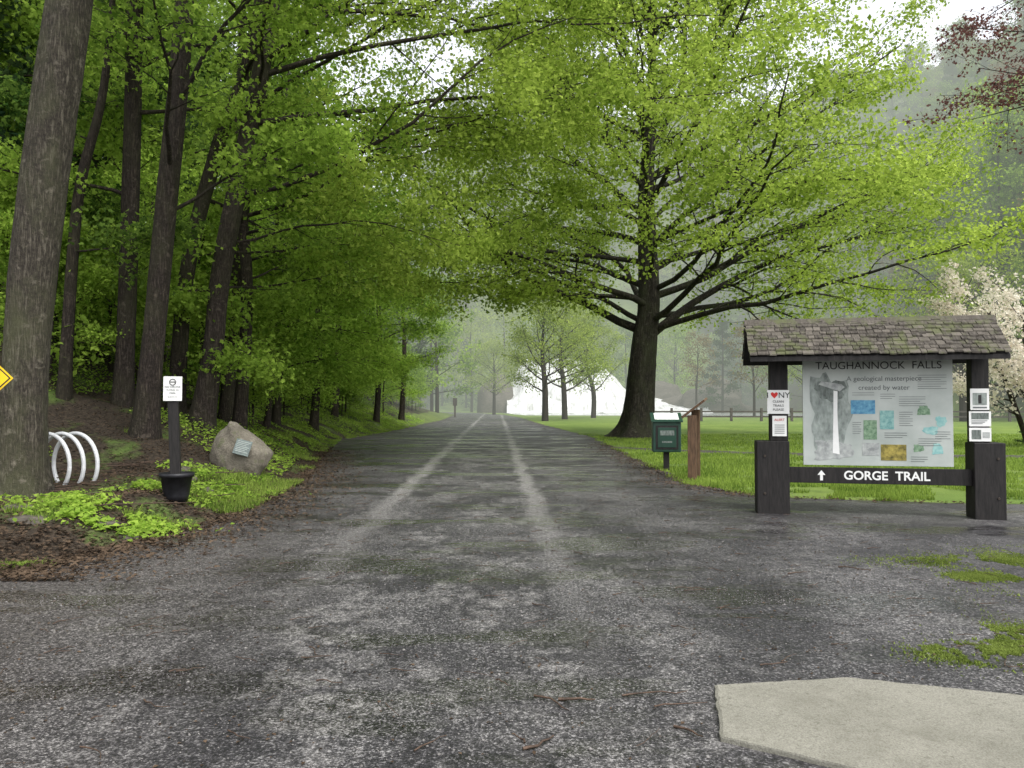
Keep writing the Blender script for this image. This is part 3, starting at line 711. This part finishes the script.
# ------------------------------------------------------------------ information kiosk
ki=empty('information_kiosk',(3.87,11.5,0),math.atan2(-.6,2.87))
m,nt,out=newmat('mossy_cedar_shingle'); v=coords(nt,(3,1,1)); v2=coords(nt)
f1=noise(nt,v,9,5,.75); f2=noise(nt,v2,3.0,6,.75); g=N(nt,'ShaderNodeNewGeometry')
c=ramp(nt,f1,[(0.32,(0.018,0.015,0.013)),(0.5,(0.052,0.045,0.037)),(0.7,(0.12,0.105,0.09))])
c=mix(nt,math_(nt,'MULTIPLY',math_(nt,'POWER',g.outputs['Random Per Island'],2.0),.6),c,(0.17,0.15,0.125))
c=mix(nt,gray(nt,f2,[(0.50,0.0),(0.62,0.85)]),c,(0.085,0.095,0.04))
principled(nt,out,c,.85,f1,.6,.012,.25); M_moss=m
box('post_base_left',-.23,.23,-.18,.18,-.1,1.07,M_dkwood,ki,.012)
box('post_base_right',2.68,3.08,-.18,.18,-.1,1.07,M_dkwood,ki,.012)
box('post_left',-.03,.225,-.10,.10,1.07,2.42,M_dkwood,ki,.008)
box('post_right',2.685,2.91,-.10,.10,1.07,2.42,M_dkwood,ki,.008)
box('trail_board',.23,2.68,-.09,-.03,.46,.69,M_dkwood,ki,.006)
box('header_beam',.225,2.685,-.06,.06,2.26,2.42,M_dkwood,ki,.006)
box('top_beam_left',-.03,.2,-.42,.42,2.30,2.40,M_dkwood,ki)
box('top_beam_right',2.71,2.90,-.42,.42,2.30,2.40,M_dkwood,ki)
M_bolt=mottled('rusted_bolt',(0.03,0.025,0.02),(0.07,0.055,0.045),20,.6,.1,metal=.4)
for (bx_,bz_) in ((-.12,.30),(-.12,.85),(2.98,.30),(2.98,.85)):
    torus('bolt',(bx_,-.186,bz_),.011,.008,M_bolt,ki)
ez,rz_,dep=2.28,2.83,.62
RL0,RL1=-.37,3.02
def slope(sign,name):
    vs=[];fs=[];n=0;rows_=9
    ang=math.atan2(rz_-ez,dep); sl=math.hypot(rz_-ez,dep)
    for r in range(rows_):
        s0=sl*r/rows_; s1=s0+sl/rows_*1.35
        if r==rows_-1: s1=sl
        x=RL0+random.uniform(-.01,.01)
        while x<RL1-.02:
            w=random.uniform(.07,.16); x1=min(x+w,RL1+random.uniform(-.01,.01)); e=random.uniform(-.018,.018); th=.012+random.random()*.012; tl=random.uniform(0,.012)
            for (ss,zz) in ((s0+e,.022+tl),(s1,.004)):
                yb=sign*(dep-ss*math.cos(ang)); zb=ez+ss*math.sin(ang)
                for xx in (x+.004,x1-.004):
                    vs.append((xx,yb,zb+zz)); vs.append((xx,yb,zb+zz+th))
            b=n; fs+=[(b,b+2,b+3,b+1),(b+4,b+5,b+7,b+6),(b+1,b+3,b+7,b+5),(b,b+4,b+6,b+2),(b,b+1,b+5,b+4),(b+2,b+6,b+7,b+3)]; n+=8
            x=x1
    return mesh_obj(name,vs,fs,M_moss,ki)
slope(-1,'shingles_front'); slope(1,'shingles_back')
a_,b_=RL0+.02,RL1-.02
vs=[(a_,-dep+.03,ez),(a_,0,rz_-.01),(a_,dep-.03,ez),(b_,-dep+.03,ez),(b_,0,rz_-.01),(b_,dep-.03,ez),(a_,-dep+.03,ez-.06),(a_,dep-.03,ez-.06),(b_,-dep+.03,ez-.06),(b_,dep-.03,ez-.06),(a_,0,rz_-.1),(b_,0,rz_-.1)]
fs=[(0,3,4,1),(1,4,5,2),(0,6,8,3),(2,5,9,7),(6,10,11,8),(10,7,9,11),(0,1,10,6),(1,2,7,10),(3,8,11,4),(4,11,9,5)]
mesh_obj('roof_deck',vs,fs,M_dkwood,ki)
vs=[(RL0-.01,-.09,rz_-.045),(RL1+.01,-.09,rz_-.045),(RL1+.01,0,rz_+.05),(RL0-.01,0,rz_+.05),(RL0-.01,.09,rz_-.045),(RL1+.01,.09,rz_-.045)]
mesh_obj('ridge_cap',vs,[(0,1,2,3),(3,2,5,4),(0,3,4),(1,5,2)],M_moss,ki)
m,nt,out=newmat('map_panel_print'); v=coords(nt)
f=noise(nt,v,1.4,5,.6); c=ramp(nt,f,[(0.3,(0.31,0.345,0.32)),(0.7,(0.48,0.51,0.48))]); principled(nt,out,c,.35,None,spec=.5); M_panel=m
box('map_panel',.44,2.46,-.05,-.02,.72,2.26,M_panel,ki,.003)
def flat(name,x0,x1,z0,z1,mat,y=-.0525,par=ki): return box(name,x0,x1,y-.002,y,z0,z1,mat,par)
M_rockp=mottled('printed_rock',(0.13,0.15,0.14),(0.34,0.38,0.35),7,.4,0,stretch=(2,1,1))
M_rockd=mottled('printed_dark_rock',(0.06,0.07,0.065),(0.20,0.23,0.21),9,.4,0,stretch=(3,1,1))
M_blue=mottled('printed_blue',(0.03,0.14,0.28),(0.16,0.38,0.50),16,.4,0)
M_teal=mottled('printed_teal',(0.08,0.24,0.24),(0.32,0.50,0.46),16,.4,0)
M_tealp=mottled('printed_pale_teal',(0.16,0.38,0.38),(0.36,0.54,0.50),16,.4,0)
M_gr=mottled('printed_green',(0.05,0.12,0.06),(0.28,0.40,0.27),18,.4,0)
M_sun=mottled('printed_sunset',(0.03,0.03,0.01),(0.42,0.34,0.08),12,.4,0)
M_grey=mottled('printed_grey',(0.20,0.21,0.21),(0.45,0.47,0.45),14,.4,0)
def blob(name,x0,x1,z0,z1,mat,y,seed=0,n=28,par=ki):
    cx_,cz_=(x0+x1)/2,(z0+z1)/2; vs=[]
    for i in range(n):
        a=2*math.pi*i/n; e=1+.13*math.sin(3*a+seed)+.08*math.sin(7*a+seed*2)+.05*math.sin(11*a+seed)
        ca,sa=math.cos(a),math.sin(a); k=1/max(abs(ca),abs(sa))**.6
        vs.append((cx_+(x1-x0)/2*ca*e*k*.85,y,cz_+(z1-z0)/2*sa*e*k*.85))
    return mesh_obj(name,vs,[tuple(range(n))],mat,par)
blob('picture_cliff',.50,1.12,.82,2.12,M_rockp,-.0530,1,40)
blob('picture_cliff_dark',.60,1.06,1.65,1.98,M_rockd,-.0540,6,40)
blob('picture_cliff_pool',.55,1.15,.78,1.10,M_grey,-.0545,2,40)
mesh_obj('picture_waterfall',[(.845,-.0565,.90),(.94,-.0565,.88),(.92,-.0565,1.3),(.915,-.0565,1.5),(.92,-.0565,1.80),(.865,-.0565,1.81),(.86,-.0565,1.5),(.855,-.0565,1.3)],[(0,1,2,3,4,5,6,7)],M_white,ki)
mesh_obj('picture_rim',[(.66,-.0560,1.90),(.80,-.0560,1.85),(.95,-.0560,1.80),(1.02,-.0560,1.86),(.98,-.0560,1.90),(.82,-.0560,1.93),(.70,-.0560,1.95)],[(0,1,2,3,4,5,6)],M_grey,ki)
flat('picture_pool',1.10,1.43,1.47,1.67,M_blue); flat('picture_gorge',1.27,1.45,1.10,1.38,M_gr); flat('picture_trail',1.25,1.48,.87,1.05,M_grey)
flat('picture_cascade',1.49,1.68,1.25,1.52,M_teal); flat('picture_sunset',1.50,1.84,.80,1.03,M_sun)
blob('map_1',1.98,2.17,1.44,1.60,M_gr,-.053,3); blob('map_2',2.05,2.28,1.17,1.3,M_tealp,-.053,5); blob('map_3',1.92,2.08,.92,1.04,M_gr,-.053,2); blob('map_4',2.22,2.38,1.28,1.45,M_tealp,-.053,7); blob('map_5',2.17,2.33,.88,1.06,M_tealp,-.053,9)
text('title','TAUGHANNOCK  FALLS',(1.47,-.053,2.17),.155,M_ink,ki)
text('subtitle_1','A geological masterpiece',(1.55,-.053,1.98),.10,M_tx,ki); text('subtitle_2','created by water',(1.55,-.053,1.85),.10,M_tx,ki)
for j,(x,z,w,k) in enumerate([(2.0,2.03,.38,7),(1.75,1.72,.35,5),(1.55,1.20,.3,3),(2.22,1.22,.2,4),(1.9,.86,.22,3),(1.12,1.35,.12,6),(1.75,1.50,.18,7),(2.0,1.12,.3,4),(1.5,1.76,.2,3),(1.12,1.78,.3,2)]):
    for q_ in range(k):
        flat('caption_%d_%d'%(j,q_),x,x+w*(1-.2*(q_%3==2)),z-.032*q_-.006,z-.032*q_,M_tx)
M_wt=mottled('white_lettering',(0.66,0.66,0.64),(0.76,0.76,0.74),5,.5,0)
tt_=text('trail_text','GORGE  TRAIL',(1.56,-.0925,.575),.175,M_wt,ki); tt_.data.offset=.004
mesh_obj('arrow',[(.66,-.093,.50),(.70,-.093,.50),(.70,-.093,.58),(.735,-.093,.58),(.68,-.093,.65),(.625,-.093,.58),(.66,-.093,.58)],[(0,1,2,3,4,5,6)],M_wt,ki)
yb=-.113
box('poster_state',-.07,.24,yb-.01,yb,1.47,1.82,M_wt,ki); text('poster_state_text','I    NY',(.085,yb-.013,1.74),.12,M_ink,ki)
hv=[(0,-.05),(.045,.0),(.05,.03),(.025,.045),(0,.025),(-.025,.045),(-.05,.03),(-.045,0)]
mesh_obj('poster_heart',[(.03+a,yb-.014,1.745+b) for a,b in hv],[tuple(range(8))],M_redp,ki)
for k in range(3): text('poster_line_%d'%k,['CLEAN','TRAILS','PLEASE'][k],(.085,yb-.013,1.65-.06*k),.05,M_ink,ki)
box('poster_notice',0.0,.2,yb-.01,yb,1.14,1.44,M_wt,ki); text('poster_notice_text','ALERT',(.1,yb-.013,1.38),.05,M_redp,ki)
for k in range(5): flat('poster_notice_line_%d'%k,.03,.17,1.30-.03*k,1.31-.03*k,M_tx,yb-.0115)
box('poster_a',2.66,2.90,yb-.01,yb,1.53,1.83,M_wt,ki); flat('poster_a_picture',2.69,2.87,1.60,1.77,M_rockp,yb-.0115); flat('poster_a_figure',2.76,2.80,1.62,1.74,M_ink,yb-.014); flat('poster_a_text',2.69,2.87,1.555,1.575,M_tx,yb-.0115)
box('poster_b',2.64,2.92,yb-.01,yb,1.30,1.51,M_wt,ki); flat('poster_b_picture',2.67,2.89,1.40,1.49,M_rockd,yb-.0115)
for k in range(3): flat('poster_b_line_%d'%k,2.67,2.87-.03*k,1.375-.02*k,1.383-.02*k,M_tx,yb-.0115)
box('poster_c',2.64,2.92,yb-.01,yb,1.09,1.28,M_wt,ki); flat('poster_c_picture',2.67,2.79,1.12,1.25,M_rockd,yb-.0115); flat('poster_c_picture_2',2.81,2.90,1.14,1.22,M_grey,yb-.0115)

# ------------------------------------------------------------------ green box on post + lectern
M_grn=mottled('green_enamel',(0.006,0.030,0.019),(0.012,0.048,0.031),6,.4,.05,spec=.5)
gb=empty('trail_register_box',(3.80,19.0,0),math.radians(-6))
box('post',-.07,.07,-.05,.05,-.1,.50,M_dkwood,gb,.006)
vs=[(-.34,-.22,.45),(.34,-.22,.45),(.34,.22,.45),(-.34,.22,.45),(-.34,-.22,1.17),(.34,-.22,1.17),(.34,.22,1.34),(-.34,.22,1.34)]
o=mesh_obj('cabinet',vs,[(0,3,2,1),(4,5,6,7),(0,1,5,4),(1,2,6,5),(2,3,7,6),(3,0,4,7)],M_grn,gb); mo=o.modifiers.new('b','BEVEL'); mo.width=.02; mo.segments=2
vs=[(-.38,-.27,1.18),(.38,-.27,1.18),(.38,.26,1.38),(-.38,.26,1.38),(-.38,-.27,1.21),(.38,-.27,1.21),(.38,.26,1.41),(-.38,.26,1.41)]
mesh_obj('lid',vs,[(0,3,2,1),(4,5,6,7),(0,1,5,4),(1,2,6,5),(2,3,7,6),(3,0,4,7)],M_grn,gb)
vs=[(-.29,-.2,1.247),(.29,-.2,1.247),(.29,.2,1.398),(-.29,.2,1.398)]
mesh_obj('lid_sheet',vs,[(0,1,2,3)],M_wt,gb)
box('door_frame',-.27,.27,-.235,-.222,.52,1.10,M_dkwood,gb,.004); box('door',-.22,.22,-.245,-.236,.57,1.05,M_grn,gb,.004)
flat('label',-.17,.17,.86,.98,M_rockd,-.246,gb); flat('label_low',-.12,.12,.68,.72,M_rockd,-.246,gb)
M_wood=mottled('weathered_orange_wood',(0.05,0.029,0.018),(0.16,0.095,0.056),4,.7,.4,stretch=(6,6,1))
le=empty('lectern_sign',(3.83,16.4,0),math.radians(-20))
box('leg_front',-.09,.09,-.05,.05,-.1,1.38,M_wood,le,.006)
box('leg_back',-.09,.09,.62,.72,-.1,1.50,M_wood,le,.006)
tp=box('panel_frame',-.30,.30,-.12,.86,-.025,.025,M_wood,le,.006); tp.location=(.03,0,1.52); tp.rotation_euler=(math.radians(4),math.radians(-38),0)
tp=box('panel_print',-.26,.26,-.08,.82,.027,.031,M_panel,le); tp.location=(.03,0,1.52); tp.rotation_euler=(math.radians(4),math.radians(-38),0)

# ------------------------------------------------------------------ split rail fence
M_rail=mottled('grey_fence_wood',(0.035,0.028,0.024),(0.10,0.085,0.072),5,.8,.3,haze=True)
fe=empty('rail_fence')
for i in range(14):
    x=13+i*2.9; y=77-.25*i
    box('fence_post_%d'%i,x-.11,x+.11,y-.09,y+.09,-.1,1.3,M_rail,fe)
    if i<13:
        for k,z in enumerate((.45,.95)):
            o=mesh_obj('rail_%d_%d'%(i,k),[(x,y-.03,z-.07),(x+2.9,y-.28,z-.07),(x+2.9,y-.28,z+.07),(x,y-.03,z+.07),(x,y+.05,z-.07),(x+2.9,y-.2,z-.07),(x+2.9,y-.2,z+.07),(x,y+.05,z+.07)],[(0,1,2,3),(7,6,5,4),(3,2,6,7),(0,4,5,1)],M_rail,fe)
tpst=empty('trail_marker_post',(-7.4,100,0)); box('post',-.12,.12,-.1,.1,-.1,2.2,M_rail,tpst,.01); box('board',-.28,.28,-.13,-.102,1.5,2.5,M_rail,tpst,.01)

# ------------------------------------------------------------------ creek and low falls
m,nt,out=newmat('falling_water'); v=coords(nt,(1.4,.3,.25)); f=noise(nt,v,.9,6,.7); f2=noise(nt,coords(nt,(.22,.3,2.2)),.8,5,.65)
c=ramp(nt,f,[(0.34,(0.34,0.34,0.32)),(0.45,(0.58,0.59,0.57)),(0.60,(0.80,0.81,0.80))])
c=mix(nt,gray(nt,f2,[(.56,0),(.68,.5)]),c,(0.22,0.20,0.17))
principled(nt,out,c,.6,None); painted_haze(nt,out,.80); M_wf=m
M_ledge=mottled('shale_ledge',(0.05,0.043,0.036),(0.15,0.13,0.105),2,.85,.6,stretch=(1,1,5),haze=True)
wfz=empty('low_waterfall')
vs=[];fs=[]; prof=[(146,0),(149,.4),(150.5,1.8),(152.5,2.6),(154.0,4.2),(156.5,5.2),(158.4,7.2),(161,8.2),(163,10.0),(175,10.8)]
nxx=130
for (y,z) in prof:
    for i in range(nxx):
        u=i/(nxx-1); x=-1+40*u; hs_=(1.08-.80*sstep(.45,.72,u))*(.55+.45*sstep(0,.12,u))+.16*mn.noise(Vector((x*.22,1,0)))
        vs.append((x,y+1.6*mn.noise(Vector((x*.13,z*.3,0)))+.5*mn.noise(Vector((x*.6,z,0))),z*hs_+.3*mn.noise(Vector((x*.5,z,2)))))
for a in range(len(prof)-1):
    for i in range(nxx-1): fs.append((a*nxx+i,a*nxx+i+1,(a+1)*nxx+i+1,(a+1)*nxx+i))
mesh_obj('cascade',vs,fs,M_wf,wfz,False)
rock('ledge_left',(-3,158,1),4,4,7,3.3,M_ledge,wfz,4); rock('ledge_right',(41,158,0),10,5,6,7.1,M_ledge,wfz,5,.35); rock('ledge_mid',(30,166,1),8,4,6,1.7,M_ledge,wfz,5,.35)
m,nt,out=newmat('creek_water'); v=coords(nt); f=noise(nt,v,2,4,.6); principled(nt,out,ramp(nt,f,[(.4,(0.14,0.15,0.13)),(.6,(.6,.62,.6))]),.12,f,.3,.05,.5); painted_haze(nt,out)
mesh_obj('creek_water',[(2,118,.02),(60,108,.02),(60,151,.02),(-2,151,.02)],[(0,1,2,3)],m)

# ------------------------------------------------------------------ light, sky, camera
w=bpy.data.worlds.new('World'); scene.world=w; w.use_nodes=True; nt=w.node_tree; nt.nodes.clear()
out=N(nt,'ShaderNodeOutputWorld'); bg=N(nt,'ShaderNodeBackground'); sk=N(nt,'ShaderNodeTexSky',sky_type='NISHITA')
sk.sun_disc=False; sk.sun_elevation=math.radians(58); sk.sun_rotation=math.radians(140); sk.dust_density=3; sk.air_density=1
hs=N(nt,'ShaderNodeHueSaturation'); hs.inputs['Saturation'].default_value=.15; hs.inputs['Value'].default_value=2.65
L(nt,sk.outputs[0],hs.inputs['Color']); L(nt,hs.outputs[0],bg.inputs['Color']); bg.inputs['Strength'].default_value=.15; L(nt,bg.outputs[0],out.inputs['Surface'])
sl=bpy.data.lights.new('sun','SUN'); sl.energy=1.4; sl.angle=math.radians(20); sl.color=(1,.97,.92)
so=bpy.data.objects.new('sun',sl); so.rotation_euler=(math.radians(32),0,math.radians(40)); link(so)
cam=bpy.data.cameras.new('camera'); cam.sensor_width=36; cam.lens=770/1024*36; cam.clip_end=3000; cam.clip_start=.05
co=bpy.data.objects.new('camera',cam); co.location=(0,0,1.6); co.rotation_euler=(math.radians(90+1.56),0,0); link(co)
scene.camera=co
scene.view_settings.view_transform='Standard'; scene.view_settings.look='None'; scene.view_settings.exposure=0
